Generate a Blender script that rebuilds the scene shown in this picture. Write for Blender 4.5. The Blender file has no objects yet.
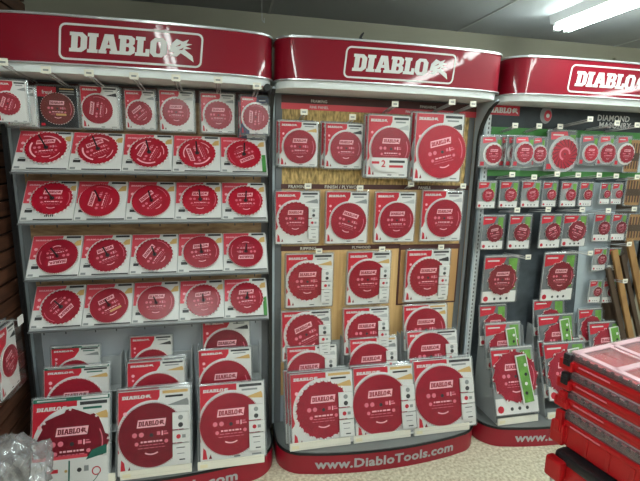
import bpy, bmesh, math, random
from mathutils import Vector, Matrix
random.seed(7)
COL = bpy.context.scene.collection
sin, cos, tan, pi = math.sin, math.cos, math.tan, math.pi
W = 1.22            # width of one display bay (4 ft)

# ------------------------------------------------------------------ camera
FPX, CX, DIST, CH, YAW, PITCH, ROLL = 432.0, 0.9717, 2.3183, 1.6769, 0.22106, 0.18905, 0.02308
Fh = Vector((sin(YAW), cos(YAW), 0)); Rt = Vector((cos(YAW), -sin(YAW), 0)); Up = Vector((0, 0, 1))
FW = Fh*cos(PITCH) - Up*sin(PITCH); U2 = Up*cos(PITCH) + Fh*sin(PITCH)
RV = Rt*cos(ROLL) + U2*sin(ROLL); UV = U2*cos(ROLL) - Rt*sin(ROLL)
CAM = Vector((CX, -DIST, CH))
cd = bpy.data.cameras.new('camera'); cam = bpy.data.objects.new('camera', cd); COL.objects.link(cam)
cd.sensor_width = 36; cd.lens = 36*FPX/640; cd.clip_start = .02
m3 = Matrix((RV, UV, -FW)).transposed()
cam.matrix_world = Matrix.Translation(CAM) @ m3.to_4x4()
bpy.context.scene.camera = cam

def ray(x, y): return FW*FPX + RV*(x-320) - UV*(y-240.5)
def at(x, y, Y):
    r = ray(x, y); return CAM + r*((Y-CAM.y)/r.y)
def atX(x, y, X):
    r = ray(x, y); return CAM + r*((X-CAM.x)/r.x)
def atP(x, y, P0, n):
    r = ray(x, y); return CAM + r*((P0-CAM).dot(n)/r.dot(n))

# ------------------------------------------------------------------ materials
def lin(c):
    c = c/255
    return c/12.92 if c <= .04045 else ((c+.055)/1.055)**2.4
M = {}
def mat(name, rgb, rough=.5, metal=0, spec=.5, var=0, scale=8, stretch=None, rgb2=None, bump=0, coat=0, emit=0, detail=4):
    m = bpy.data.materials.new(name); m.use_nodes = True; nt = m.node_tree; b = nt.nodes['Principled BSDF']
    c1 = [lin(v) for v in rgb]+[1]
    b.inputs['Base Color'].default_value = c1; b.inputs['Roughness'].default_value = rough
    b.inputs['Metallic'].default_value = metal; b.inputs['Specular IOR Level'].default_value = spec
    b.inputs['Coat Weight'].default_value = coat; b.inputs['Coat Roughness'].default_value = .05
    if emit:
        b.inputs['Emission Color'].default_value = c1; b.inputs['Emission Strength'].default_value = emit
    if var or rgb2 or bump:
        tc = nt.nodes.new('ShaderNodeTexCoord'); mp = nt.nodes.new('ShaderNodeMapping'); n = nt.nodes.new('ShaderNodeTexNoise')
        n.inputs['Scale'].default_value = scale; n.inputs['Detail'].default_value = detail
        if stretch: mp.inputs['Scale'].default_value = stretch
        nt.links.new(tc.outputs['Object'], mp.inputs['Vector']); nt.links.new(mp.outputs['Vector'], n.inputs['Vector'])
        if var or rgb2:
            r = nt.nodes.new('ShaderNodeValToRGB')
            c2 = [lin(v) for v in rgb2]+[1] if rgb2 else [c*(1-var) for c in c1[:3]]+[1]
            r.color_ramp.elements[0].position = .35; r.color_ramp.elements[1].position = .65
            r.color_ramp.elements[0].color = c2; r.color_ramp.elements[1].color = c1
            nt.links.new(n.outputs['Fac'], r.inputs['Fac']); nt.links.new(r.outputs['Color'], b.inputs['Base Color'])
        if bump:
            bp = nt.nodes.new('ShaderNodeBump'); bp.inputs['Strength'].default_value = bump; bp.inputs['Distance'].default_value = .01
            nt.links.new(n.outputs['Fac'], bp.inputs['Height']); nt.links.new(bp.outputs['Normal'], b.inputs['Normal'])
    M[name] = m; return m
mat('white', (208, 206, 203), .45)
mat('offwhite', (224, 219, 204), .5)
mat('cream', (225, 214, 180), .5)
mat('card_red', (184, 22, 44), .4)
mat('card_pink', (222, 78, 92), .45)
mat('demo_red', (206, 66, 80), .4)
mat('blade_red', (148, 13, 38), .32, var=.18, scale=30)
mat('blade_bright', (168, 18, 42), .32, var=.15, scale=30)
mat('blade_deep', (118, 12, 32), .32, var=.2, scale=30)
mat('blade_brown', (112, 44, 40), .35, var=.25, scale=30)
mat('steel', (226, 218, 214), .35, metal=.3)
mat('print_pink', (236, 176, 184), .5)
mat('print_soft', (212, 112, 128), .5)
mat('black', (24, 24, 26), .45)
mat('dark', (52, 50, 52), .5)
mat('grey', (132, 134, 134), .5)
mat('card_grey', (172, 172, 172), .5)
mat('smoke_grey', (100, 102, 104), .5)
mat('green', (64, 128, 58), .5)
mat('lime', (104, 158, 62), .5, var=.35, scale=25)
mat('deep_green', (20, 92, 76), .5)
mat('navy', (58, 66, 92), .5)
mat('tan', (196, 158, 96), .5)
mat('copper', (176, 132, 84), .5)
mat('brown_print', (78, 40, 34), .55)
mat('coral', (206, 62, 72), .5)
mat('header_red', (128, 10, 32), .5, spec=.15, coat=.38)
mat('kick_red', (146, 14, 38), .4)
mat('rim', (190, 192, 194), .3, metal=.7)
mat('cove_white', (226, 230, 230), .35, var=.1, scale=5)
mat('shell_grey', (104, 106, 108), .55, var=.12, scale=4)
mat('upright_white', (205, 208, 208), .4)
mat('trim_black', (14, 14, 16), .35)
mat('panel_grey', (166, 170, 176), .5, var=.07, scale=3)
mat('panel_light', (176, 186, 192), .5, var=.12, scale=5)
mat('slate', (66, 74, 80), .6, rgb2=(38, 44, 50), scale=7)
mat('slate_deep', (40, 48, 52), .55, rgb2=(24, 30, 34), scale=9)
mat('osb', (208, 172, 108), .7, rgb2=(124, 102, 58), scale=34, stretch=(2.5, 1, .8), detail=8)
mat('ply', (220, 182, 126), .6, rgb2=(196, 152, 96), scale=5, stretch=(6, 1, .35), detail=6)
mat('ply_brown', (172, 142, 104), .65, rgb2=(130, 100, 70), scale=9, stretch=(1, 1, 5), detail=6)
mat('slat_wood', (92, 58, 42), .45, rgb2=(62, 38, 28), scale=4, stretch=(1, 1, 12), detail=5)
mat('groove', (14, 10, 9), .7)
mat('wall_paint', (150, 146, 128), .8, var=.06, scale=3)
mat('ceiling_tile', (158, 161, 162), .85, var=.08, scale=2.5)
mat('seam_light', (176, 178, 176), .7)
mat('floor_vinyl', (226, 219, 196), .45, rgb2=(182, 170, 142), scale=60, detail=3)
mat('deck_grey', (128, 130, 130), .4, metal=.2, var=.1, scale=6)
mat('case_red', (172, 14, 22), .33, bump=.05, scale=60)
mat('case_dark', (26, 27, 30), .45)
mat('bin_red', (200, 24, 36), .4)
mat('board_wood', (168, 128, 78), .6, rgb2=(128, 92, 52), scale=6, stretch=(1, 1, .4))
mat('board_dark', (70, 52, 36), .6)
mat('lamp_body', (200, 202, 202), .5)
def glowmat(name, rgb, s):
    m = bpy.data.materials.new(name); m.use_nodes = True; nt = m.node_tree; nt.nodes.clear()
    e = nt.nodes.new('ShaderNodeEmission'); o = nt.nodes.new('ShaderNodeOutputMaterial')
    e.inputs[0].default_value = [lin(v) for v in rgb]+[1]; e.inputs[1].default_value = s
    nt.links.new(e.outputs[0], o.inputs[0]); M[name] = m
glowmat('tube_glow', (240, 255, 250), 30)
def clear(name, tint=(255, 255, 255), gloss=.12, rough=.08, milk=0, milkc=(230, 232, 232), bump=0, bscale=14):
    m = bpy.data.materials.new(name); m.use_nodes = True; nt = m.node_tree; nt.nodes.clear(); N = nt.nodes.new; L = nt.links.new
    o = N('ShaderNodeOutputMaterial'); t = N('ShaderNodeBsdfTransparent'); g = N('ShaderNodeBsdfGlossy'); f = N('ShaderNodeLayerWeight'); a = N('ShaderNodeMath'); pw = N('ShaderNodeMath'); pw.operation = 'POWER'; pw.inputs[1].default_value = 4
    t.inputs[0].default_value = [lin(v) for v in tint]+[1]; g.inputs['Roughness'].default_value = rough
    f.inputs['Blend'].default_value = .5; a.operation = 'MULTIPLY_ADD'; a.inputs[1].default_value = .7; a.inputs[2].default_value = gloss*.3
    L(f.outputs['Facing'], pw.inputs[0]); L(pw.outputs[0], a.inputs[0]); x = N('ShaderNodeMixShader'); L(a.outputs[0], x.inputs[0]); L(t.outputs[0], x.inputs[1]); L(g.outputs[0], x.inputs[2])
    s = x
    if milk:
        d = N('ShaderNodeBsdfDiffuse'); d.inputs[0].default_value = [lin(v) for v in milkc]+[1]
        y = N('ShaderNodeMixShader'); y.inputs[0].default_value = milk; L(x.outputs[0], y.inputs[1]); L(d.outputs[0], y.inputs[2]); s = y
    if bump:
        tc = N('ShaderNodeTexCoord'); n = N('ShaderNodeTexNoise'); n.inputs['Scale'].default_value = bscale; b = N('ShaderNodeBump')
        b.inputs['Strength'].default_value = bump; b.inputs['Distance'].default_value = .02
        L(tc.outputs['Object'], n.inputs['Vector']); L(n.outputs['Fac'], b.inputs['Height']); L(b.outputs[0], g.inputs['Normal'])
    L(s.outputs[0], o.inputs[0]); M[name] = m
clear('blister_clear', gloss=.015, rough=.08, milk=.006, bump=.3)
clear('blister_rim', gloss=.4, rough=.15, milk=.45, milkc=(150, 155, 158))
clear('acrylic', gloss=.3, rough=.1, milk=.55, milkc=(205, 208, 208))
clear('case_lid', gloss=.3, rough=.1, milk=.10, milkc=(230, 205, 208))
clear('lid_rib', gloss=.3, rough=.1, milk=.72, milkc=(226, 190, 196))
clear('smoke', tint=(205, 195, 197), gloss=.4, rough=.1, milk=.3, milkc=(150, 132, 136))
clear('bag_film', gloss=.5, rough=.14, milk=.3, milkc=(160, 160, 163), bump=1, bscale=16)

# ------------------------------------------------------------------ mesh builder
def curve2d(splines):
    cu = bpy.data.curves.new('c', 'CURVE'); cu.dimensions = '2D'; cu.fill_mode = 'BOTH'
    for s in splines:
        sp = cu.splines.new('POLY'); sp.points.add(len(s)-1); sp.use_cyclic_u = True
        for p, q in zip(sp.points, s): p.co = (q[0], q[1], 0, 1)
    return tomesh(cu)
def tomesh(cu):
    o = bpy.data.objects.new('tmp', cu); me = bpy.data.meshes.new_from_object(o)
    v = [(p.co.x, p.co.y) for p in me.vertices]; f = [tuple(p.vertices) for p in me.polygons]
    bpy.data.objects.remove(o); bpy.data.curves.remove(cu); bpy.data.meshes.remove(me)
    return v, f
TXT = {}
def text2d(s, bold=.018):
    if (s, bold) in TXT: return TXT[s, bold]
    cu = bpy.data.curves.new('t', 'FONT'); cu.body = s; cu.offset = bold; cu.resolution_u = 2; cu.align_x = 'CENTER'; cu.space_character = 1.05
    v, f = tomesh(cu)
    v = [(x/.7, (y)/.7) for x, y in v]      # cap height about 1
    TXT[s, bold] = (v, f); return v, f
G = {
 'D': (.84, [[(0,0),(.58,0),(.82,.2),(.82,.8),(.58,1),(0,1),(0,.82),(.08,.82),(.08,.18),(0,.18)], [(.38,.2),(.47,.2),(.52,.28),(.52,.72),(.47,.8),(.38,.8)]]),
 'I': (.54, [[(0,0),(.5,0),(.5,.18),(.42,.18),(.42,.82),(.5,.82),(.5,1),(0,1),(0,.82),(.08,.82),(.08,.18),(0,.18)]]),
 'A': (.92, [[(0,0),(.38,0),(.38,.16),(.33,.16),(.36,.28),(.56,.28),(.59,.16),(.53,.16),(.53,0),(.95,0),(.95,.18),(.89,.18),(.67,1),(.25,1),(.06,.18),(0,.18)], [(.41,.46),(.51,.46),(.46,.7)]]),
 'B': (.84, [[(0,0),(.62,0),(.82,.14),(.82,.4),(.7,.51),(.79,.6),(.79,.87),(.61,1),(0,1),(0,.82),(.08,.82),(.08,.18),(0,.18)], [(.38,.18),(.5,.18),(.54,.24),(.54,.36),(.5,.42),(.38,.42)], [(.38,.6),(.48,.6),(.52,.66),(.52,.76),(.48,.82),(.38,.82)]]),
 'L': (.72, [[(0,0),(.7,0),(.7,.38),(.5,.38),(.5,.18),(.38,.18),(.38,.82),(.46,.82),(.46,1),(0,1),(0,.82),(.08,.82),(.08,.18),(0,.18)]]),
 'O': (.86, [[(.2,0),(.62,0),(.82,.2),(.82,.8),(.62,1),(.2,1),(0,.8),(0,.2)], [(.34,.18),(.48,.18),(.52,.26),(.52,.74),(.48,.82),(.34,.82),(.3,.74),(.3,.26)]]),
}
def diablo2d():
    V = []; Fs = []; x = 0
    for ch in 'DIABLO':
        w, sp = G[ch]; v, f = curve2d([[(a+x+.06*b, b) for a, b in s] for s in sp]); n = len(V); V += v; Fs += [tuple(i+n for i in t) for t in f]; x += w
    em = [[(.05,.36),(.12,.74),(.4,1.04),(.72,.92),(1.02,1.06),(.9,.84),(1.2,.82),(.86,.68),(1.16,.58),(.8,.52),(1.22,.2),(1.3,-.14),(.86,.16),(.62,.3),(.42,.1),(.06,.12),(.3,.3)],
          [(.34,.62),(.62,.8),(.6,.7)], [(.5,.45),(.78,.62),(.7,.48)]]
    v, f = curve2d([[(a+x+.08, b) for a, b in s] for s in em]); n = len(V); V += v; Fs += [tuple(i+n for i in t) for t in f]; x += 1.35
    return [(a-x/2, b-.5) for a, b in V], Fs, x
DV, DF, DW = diablo2d()

class MB:
    def __init__(s): s.v = []; s.f = []; s.m = []; s.mats = []
    def mi(s, name):
        if name not in s.mats: s.mats.append(name)
        return s.mats.index(name)
    def add(s, v, f, m):
        n = len(s.v); s.v += [tuple(p) for p in v]; s.f += [tuple(i+n for i in t) for t in f]; s.m += [s.mi(m)]*len(f)
    def box(s, x0, x1, y0, y1, z0, z1, m, T=None):
        v = [Vector((x, y, z)) for z in (z0, z1) for y in (y0, y1) for x in (x0, x1)]
        if T: v = [T @ p for p in v]
        s.add(v, [(0,2,3,1),(4,5,7,6),(0,1,5,4),(2,6,7,3),(0,4,6,2),(1,3,7,5)], m)
    def bevbox(s, x0, x1, y0, y1, z0, z1, m, b=.004, T=None, seg=2):
        bm = bmesh.new(); bmesh.ops.create_cube(bm, size=1)
        for v in bm.verts: v.co = Vector(((x0+x1)/2+v.co.x*(x1-x0), (y0+y1)/2+v.co.y*(y1-y0), (z0+z1)/2+v.co.z*(z1-z0)))
        bmesh.ops.bevel(bm, geom=bm.edges[:], offset=b, segments=seg, affect='EDGES', profile=.6)
        bm.verts.index_update(); s.add([(T @ v.co) if T else v.co for v in bm.verts], [[v.index for v in f.verts] for f in bm.faces], m); bm.free()
    def poly(s, pts, y, m):     # flat polygon in the XZ plane facing -Y
        a = sum(pts[i][0]*pts[(i+1) % len(pts)][1]-pts[(i+1) % len(pts)][0]*pts[i][1] for i in range(len(pts)))
        p = pts if a > 0 else pts[::-1]
        s.add([(x, y, z) for x, z in p], [tuple(range(len(p)))], m)
    def rect(s, x0, x1, z0, z1, y, m): s.poly([(x0, z0), (x1, z0), (x1, z1), (x0, z1)], y, m)
    def flat(s, v, f, cx, cz, sc, y, m, ang=0, sx=1):
        c, n = cos(ang), sin(ang)
        s.add([(cx+(a*sx*c-b*n)*sc, y, cz+(a*sx*n+b*c)*sc) for a, b in v], f, m)
    def prism(s, pts, y0, y1, m, axis='Y'):   # pts in plane, extruded
        n = len(pts)
        def P(a, b, t): return {'Y': (a, t, b), 'X': (t, a, b), 'Z': (a, b, t)}[axis]
        A = [P(a, b, y0) for a, b in pts]; B = [P(a, b, y1) for a, b in pts]
        s.add(A+B, [(i, i+n, (i+1) % n+n, (i+1) % n) for i in range(n)], m)
        s.add(A+B, [tuple(range(n)), tuple(range(2*n-1, n-1, -1))], m)     # end caps keep their own vertices
    def ring(s, cx, cz, r0, r1, y, m, a0=0, a1=2*pi, n=24):
        v = []
        for i in range(n+1):
            a = a0+(a1-a0)*i/n; v += [(cx+r0*cos(a), y, cz+r0*sin(a)), (cx+r1*cos(a), y, cz+r1*sin(a))]
        s.add(v, [(2*i, 2*i+1, 2*i+3, 2*i+2) for i in range(n)], m)
    def disc(s, cx, cz, r, y, m, n=14, sx=1): s.poly([(cx+sx*r*cos(2*pi*i/n), cz+r*sin(2*pi*i/n)) for i in range(n)], y, m)
    def tube(s, a, b, r, m, n=8, cap=True):
        a = Vector(a); b = Vector(b); d = (b-a).normalized(); u = d.orthogonal().normalized(); w = d.cross(u)
        v = [p+(u*cos(2*pi*i/n)+w*sin(2*pi*i/n))*r for p in (a, b) for i in range(n)]
        s.add(v, [(i, (i+1) % n, (i+1) % n+n, i+n) for i in range(n)]+([tuple(range(n))[::-1], tuple(range(n, 2*n))] if cap else []), m)
    def build(s, name, parent=None, smooth=False, loc=None):
        me = bpy.data.meshes.new(name); me.from_pydata(s.v, [], s.f)
        for k in s.mats: me.materials.append(M[k])
        me.polygons.foreach_set('material_index', s.m)
        if smooth: me.polygons.foreach_set('use_smooth', [True]*len(s.f))
        me.update(); o = bpy.data.objects.new(name, me); COL.objects.link(o)
        if parent: o.parent = parent
        if loc: o.location = loc
        return o
LABELS = []
def tag(o, label=None, cat=None, group=None, kind=None):
    if label:
        o['label'] = label; n = len(label.split())
        if not 4 <= n <= 16: print('LABEL LEN', n, label)
        LABELS.append(label)
    if cat: o['category'] = cat
    if group: o['group'] = group
    if kind: o['kind'] = kind
    return o
def empty(name, loc, label, cat, group=None, rz=0, rx=0):
    o = bpy.data.objects.new(name, None); COL.objects.link(o); o.empty_display_size = .05
    o.location = loc; o.rotation_euler = (rx, 0, rz); tag(o, label, cat, group); return o
def copy_tree(o, parent=None):
    c = o.copy(); COL.objects.link(c); c.parent = parent
    for ch in list(o.children): copy_tree(ch, c)
    return c

# ------------------------------------------------------------------ room
WALLY, CEIL = .42, 2.5
mb = MB(); mb.box(-.6, 8, -8, WALLY+.1, -.1, 0, 'floor_vinyl'); tag(mb.build('floor'), kind='structure')
mb = MB(); mb.box(-.6, 8, -8, WALLY+.1, CEIL, CEIL+.1, 'ceiling_tile'); tag(mb.build('ceiling'), kind='structure')
mb = MB(); mb.box(-.6, 8, WALLY, WALLY+.1, 0, CEIL, 'wall_paint'); tag(mb.build('wall_back'), kind='structure')
for i, X in enumerate((-.0, 1.22, 2.44, 3.66, 4.88)):
    mb = MB(); mb.box(X+.022, X+.034, -7.9, WALLY, CEIL-.004, CEIL, 'seam_light'); tag(mb.build('trim_%d' % (i+1)), kind='structure')
mb = MB(); mb.box(3.69, 8, WALLY-.02, WALLY, CEIL-.16, CEIL-.08, 'wall_paint'); tag(mb.build('trim_6'), kind='structure')
# left wall : dark timber slatwall
mb = MB(); mb.box(-.12, -.045, -8, WALLY, 0, CEIL, 'groove')
k = 0
while k*.0762 < CEIL-.02:
    z = k*.0762; mb.box(-.05, -.03, -8, WALLY, z+.005, min(z+.0762-.006, CEIL), 'slat_wood'); k += 1
tag(mb.build('wall_left'), kind='structure')

# ceiling lights
def lamp(X, Y0, L, label, group='fluorescent ceiling fixtures'):
    t = empty('ceiling_light', (X, Y0, CEIL), label, 'light', group)
    mb = MB(); mb.prism([(-.07, 0), (-.055, -.045), (.055, -.045), (.07, 0)], 0, -L, 'lamp_body'); mb.build('housing', t)
    for s in (-1, 1):
        mb = MB(); mb.tube((s*.036, -.03, -.068), (s*.036, -L+.03, -.068), .017, 'tube_glow', 12); tb = mb.build('lamp_tube', t, True)
        for y in (-.03, -L+.03):
            e = MB(); e.box(s*.036-.014, s*.036+.014, y-.012, y+.012, -.085, -.04, 'lamp_body'); e.build('socket', tb)
lamp(2.87, 0.0, 1.22, 'twin tube fluorescent fixture glowing above the right headers, end pointing at the wall')
mirror = ('reflected in the gloss of the left header', 'reflected in the gloss of the middle header')
lamp(.64, -1.1, 2.44, 'twin tube fluorescent fixture over the aisle, nearest the left header')
lamp(.64, -3.9, 2.44, 'twin tube fluorescent fixture over the aisle, further behind the left one')
lamp(2.87, -1.25, 2.44, 'twin tube fluorescent fixture over the aisle, nearest the middle header')
lamp(2.87, -3.9, 2.44, 'twin tube fluorescent fixture over the aisle, further behind the middle one')
lamp(5.1, -1.6, 2.44, 'twin tube fluorescent fixture over the aisle, farthest to the right')

# ------------------------------------------------------------------ display bays
def outline(w, yb, yc, yf, r, n=8, bow=16, pw_=.8):
    """plan outline, counter-clockwise from back left: sides at yb, corner arcs, bowed front"""
    h = w/2; p = [(-h, yb), (-h, -yc+r*.9)]
    for i in range(1, n+1):
        a = pi+ (pi/2)*i/n*.92; p.append((-h+r+r*cos(a), -yc+r*.9+r*.95*sin(a)))
    x0, y0 = p[-1]
    for i in range(1, bow):
        t = i/bow; x = x0+(-2*x0)*t; p.append((x, y0-(yf-abs(y0))*sin(pi*t)**pw_))
    q = [(-a, b) for a, b in p[:n+2]][::-1]
    return p+q
def front_y(pts, x):
    best = None
    for (a, b), (c, d) in zip(pts, pts[1:]):
        if a <= x <= c and c > a+1e-6: best = b+(d-b)*(x-a)/(c-a)
    return best
def scale_out(pts, dx, dy): return [(a*(1+dx), b-dy if b < -.01 else b) for a, b in pts]

def wrap(mbo, v, f, m, pts, z0, sc, cx=0, off=.0015, sx=1, shear=0):
    """lettering laid onto a bowed front"""
    out = []
    for a, b in v:
        x = cx+(a+shear*b)*sc*sx; out.append((x, front_y(pts, x)-off, z0+b*sc))
    mbo.add(out, f, m)
def subdiv_strip(x0, x1, z0, z1, n=24):
    v = []; 
    for i in range(n+1):
        x = x0+(x1-x0)*i/n; v += [(x, z0), (x, z1)]
    return v, [(2*i, 2*i+2, 2*i+3, 2*i+1) for i in range(n)]

HO = outline(1.195, 0.0, .222, .255, .11, pw_=.5)
DO = outline(1.2, 0.0, .30, .355, .16)
def bay(X0, label, bc):
    sh_ = -.012 if abs(X0-W) < .1 else 0
    t = empty('display_fixture', (X0+W/2, 0, 0), label, 'display rack', 'branded saw blade display bays')
    h = W/2
    # header
    mb = MB(); mb.prism(HO, 2.035, 2.216, 'header_red', 'Z'); hd = mb.build('header', t, False)
    for p in hd.data.polygons: p.use_smooth = abs(p.normal.z) < .5
    mb = MB(); O2 = scale_out(HO, .008, .006)
    mb.prism(O2, 2.215, 2.224, 'rim', 'Z'); mb.prism(O2, 2.031, 2.036, 'rim', 'Z'); mb.build('header_rim', hd)
    # wordmark in a rounded frame
    mb = MB(); zc = 2.121; hh = .071; ww = .283; r = .025
    def rr(w, hgt, rad): return [(sx*(w-rad)+rad*cos(a), sz*(hgt-rad)+rad*sin(a)) for sx, sz, a0 in ((1, 1, 0), (-1, 1, pi/2), (-1, -1, pi), (1, -1, 1.5*pi)) for a in [a0+k*pi/8 for k in range(5)]]
    oo, ii = rr(ww, hh, r), rr(ww-.008, hh-.008, r-.007); n = len(oo)
    def dens(P):
        out = []
        for i in range(len(P)):
            a, b = P[i], P[(i+1) % len(P)]
            k = 16 if abs(a[0]-b[0]) > .3 else 1
            out += [(a[0]+(b[0]-a[0])*j/k, a[1]+(b[1]-a[1])*j/k) for j in range(k)]
        return out
    oo, ii = dens(oo), dens(ii); n = len(oo)
    wrap(mb, oo+ii, [(i, (i+1) % n, (i+1) % n+n, i+n) for i in range(n)], 'white', HO, zc, 1, shear=.1)
    wrap(mb, DV, DF, 'white', HO, zc, .076, 0, .0018, sx=.49/(.076*DW), shear=.06)
    mb.build('wordmark', hd)
    # light cove under the header
    mb = MB(); a = scale_out(HO, -.01, -.012); b = scale_out(HO, -.012, -.016); n = len(a)
    V = [(x, y, 2.032) for x, y in a]+[(x, y, 1.985) for x, y in a[:0]]+[(x, min(y+.0, 0), 1.999) for x, y in b]
    mb.add(V, [(i, (i+1) % n, (i+1) % n+n, i+n) for i in range(n)]+[tuple(range(n, 2*n)), tuple(range(n))[::-1]], 'cove_white'); mb.build('light_cove', t)
    hd.location.x = sh_; bpy.data.objects[t.children[-1].name].location.x = sh_
    # shell: back board, side uprights with curved brackets and black edge trim
    mb = MB(); mb.box(-h+.012, h-.012, 0.004, .03, .1, 2.05, 'shell_grey'); mb.build('back_board', t)
    for s in ((-1, 1) if X0 < .1 else (-1, 1)):
        g = MB(); prof = [(0, .13), (-.055, .13), (-.055, 1.78), (-.06, 1.83), (-.075, 1.875), (-.105, 1.92), (-.145, 1.962), (-.195, 1.99), (-.195, 2.0), (0, 2.0)]
        if s < 0 and X0 > .1: prof = [(0, .13), (-.015, .13), (-.015, 1.60), (-.015, 1.70), (-.015, 1.80), (-.015, 1.85), (-.015, 1.90), (-.015, 1.985), (-.014, 1.986), (0, 1.985)]
        h = W/2-(.036 if abs(X0-W) < .1 and s > 0 else 0)
        x1, x2 = sorted((s*(h-.004), s*(h-.016)))
        g.prism(prof, x1, x2, 'panel_light', 'X'); up = g.build('upright', t)
        g = MB(); q = [(-.061, .13)]+[(y-.006, z) for y, z in prof[2:8]]; q2 = [(-.042, .13)]+[(y+.012, z-.004) for y, z in prof[2:8]]
        (g.prism if prof[1][0] < -.03 else (lambda *a: None))(q+q2[::-1], s*(h-.001) if s > 0 else s*(h-.020), s*(h-.020) if s > 0 else s*(h-.001), 'trim_black', 'X')
        if g.v: g.build('edge_trim', up)
        g = MB(); w3 = X0 > 2*W-.1 and s < 0
        g.box(min(s*(h-.02), s*(h-.055)), max(s*(h-.02), s*(h-.055)), -.008, .004, .13, 1.97, 'upright_white' if w3 else 'shell_grey')
        for k in range(70 if w3 else 0): g.rect(s*(h-.036)-.0035, s*(h-.036)+.0035, .16+k*.0254, .16+k*.0254+.013, -.0088, 'dark')
        g.build('slotted_post' if w3 else 'side_post', t)
    h = W/2
    # deck and kick
    mb = MB(); mb.prism(scale_out(DO, -.01, -.006), .118, .128, 'deck_grey', 'Z'); dk = mb.build('deck', t)
    mb = MB(); mb.prism(DO, 0.002, .118, 'kick_red', 'Z'); kb = mb.build('kick_board', t)
    for p in kb.data.polygons: p.use_smooth = abs(p.normal.z) < .5
    mb = MB(); O3 = scale_out(DO, .004, .003); mb.prism(O3, .115, .123, 'trim_black', 'Z'); mb.build('kick_trim', kb)
    mb = MB(); v, f = text2d('www.DiabloTools.com', .034); w = max(p[0] for p in v)-min(p[0] for p in v)
    wrap(mb, v, f, 'card_grey', DO, .038, .052, 0, .0025, sx=.815/(w*.052)); mb.build('lettering', kb)
    return t
bays = [bay(0, 'left display bay with red header, tilted blade shelves and brown board back', 'shell_grey'),
        bay(W, 'middle display bay with red header over wood-print panels and coral strip', 'shell_grey'),
        bay(2*W, 'right display bay with red header over dark slate and green panels', 'upright_white')]

def panel(b, name, x0, x1, z0, z1, m, y=-.001, th=.004):
    mb = MB(); X = b*W+W/2; mb.box(x0-X, x1-X, y-th, y, z0, z1, m); return mb.build(name, bays[b])
def text_on(b, parent, s, x, z, hgt, y, m='offwhite', bold=.01, sx=1):
    mb = MB(); v, f = text2d(s, bold); mb.flat(v, f, x-(b*W+W/2), z-hgt/2, hgt, y, m, 0, sx); return mb.build('lettering', parent)
def zz(px, py, Y=-.005): return at(px, py, Y).z
def xx(px, py, Y=-.005): return at(px, py, Y).x
# bay 1 panels
panel(0, 'backing_panel', .03, W-.05, .86, 1.99, 'ply_brown'); panel(0, 'lower_panel', .03, W-.05, .13, .858, 'panel_grey')
s = panel(0, 'title_strip', .03, W-.05, 1.93, 1.99, 'brown_print', -.006, .003)
for tx, px in (('FAST FRAMING', 79), ('FRAMING', 176), ('FINISH', 247)): text_on(0, s, tx, xx(px, 86), 1.945, .016, -.0105)
# bay 2 panels
z1, z2 = zz(350, 187), zz(320, 248)
panel(1, 'board_print', W+.05, 2*W-.05, z1, 1.922, 'osb'); panel(1, 'plywood_print', W+.05, 2*W-.05, .30, z1, 'ply')
panel(1, 'lower_panel', W+.05, 2*W-.05, .13, .30, 'panel_grey')
s = panel(1, 'title_strip', W+.05, 2*W-.05, 1.922, 1.953, 'coral', -.006, .003)
s2 = panel(1, 'title_strip', W+.05, 2*W-.05, 1.953, 1.992, 'brown_print', -.006, .003)
text_on(1, s2, 'FRAMING', xx(319, 97), 1.967, .014, -.0105); text_on(1, s, 'FINE PANEL', xx(319, 102), 1.937, .013, -.0105, 'white')
text_on(1, s2, 'FINISHING', xx(428, 102), 1.967, .014, -.0105); text_on(1, s, 'FINE PANEL', xx(414, 107), 1.937, .013, -.0105, 'white')
s = panel(1, 'row_strip', W+.05, 2*W-.06, z1-.012, z1+.014, 'brown_print', -.006, .003)
text_on(1, s, 'FRAMING', xx(298, 187), z1, .017, -.0105); text_on(1, s, 'FINISH / PLYWOOD', xx(344, 187), z1, .017, -.0105); text_on(1, s, 'PANELS', xx(424, 187), z1, .015, -.0105)
s = panel(1, 'row_strip', W+.05, xx(400, 248), z2-.012, z2+.014, 'brown_print', -.006, .003)
text_on(1, s, 'RIPPING', xx(308, 248), z2, .017, -.0105); text_on(1, s, 'PLYWOOD', xx(361, 248), z2, .015, -.0105)
p0, p1 = at(399.7, 245, -.012), at(455, 302, -.012)
panel(1, 'framed_panel', p0.x, p1.x, p1.z, p0.z, 'brown_print', -.006, .006); panel(1, 'framed_inner', p0.x+.01, p1.x-.01, p1.z+.01, p0.z-.03, 'copper', -.0125, .002)
# bay 3 panels
za, zb, zc_ = zz(500, 127), zz(500, 133), zz(500, 170)
X3 = 3*W
panel(2, 'slate_panel', 2*W+.05, X3-.05, .13, zc_-.03, 'slate')
hp = panel(2, 'header_panel', 2*W+.05, X3-.05, za, 1.995, 'slate_deep', -.006)
panel(2, 'green_band', 2*W+.05, X3-.05, zb-.01, za, 'green', -.004); panel(2, 'mist_band', 2*W+.05, X3-.05, zc_, zb-.01, 'panel_light'); panel(2, 'green_band', 2*W+.05, X3-.05, zc_-.035, zc_, 'green', -.004)
text_on(2, hp, 'DIAMOND', xx(613, 117), zz(613, 118.5), .034, -.012, 'white', .02); text_on(2, hp, 'MASONRY', xx(614, 125), zz(614, 125.5), .034, -.012, 'white', .02)
mb = MB(); a, b = at(485.5, 104.5, -.01), at(519, 116, -.01); X = 2.5*W
mb.box(a.x-X, b.x-X, -.0115, -.0105, b.z, a.z, 'card_red'); mb.flat(DV, DF, (a.x+b.x)/2-X, (a.z+b.z)/2, .03, -.0125, 'white', 0, (b.x-a.x-.02)/(DW*.03)); mb.build('wordmark_plate', hp)
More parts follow.
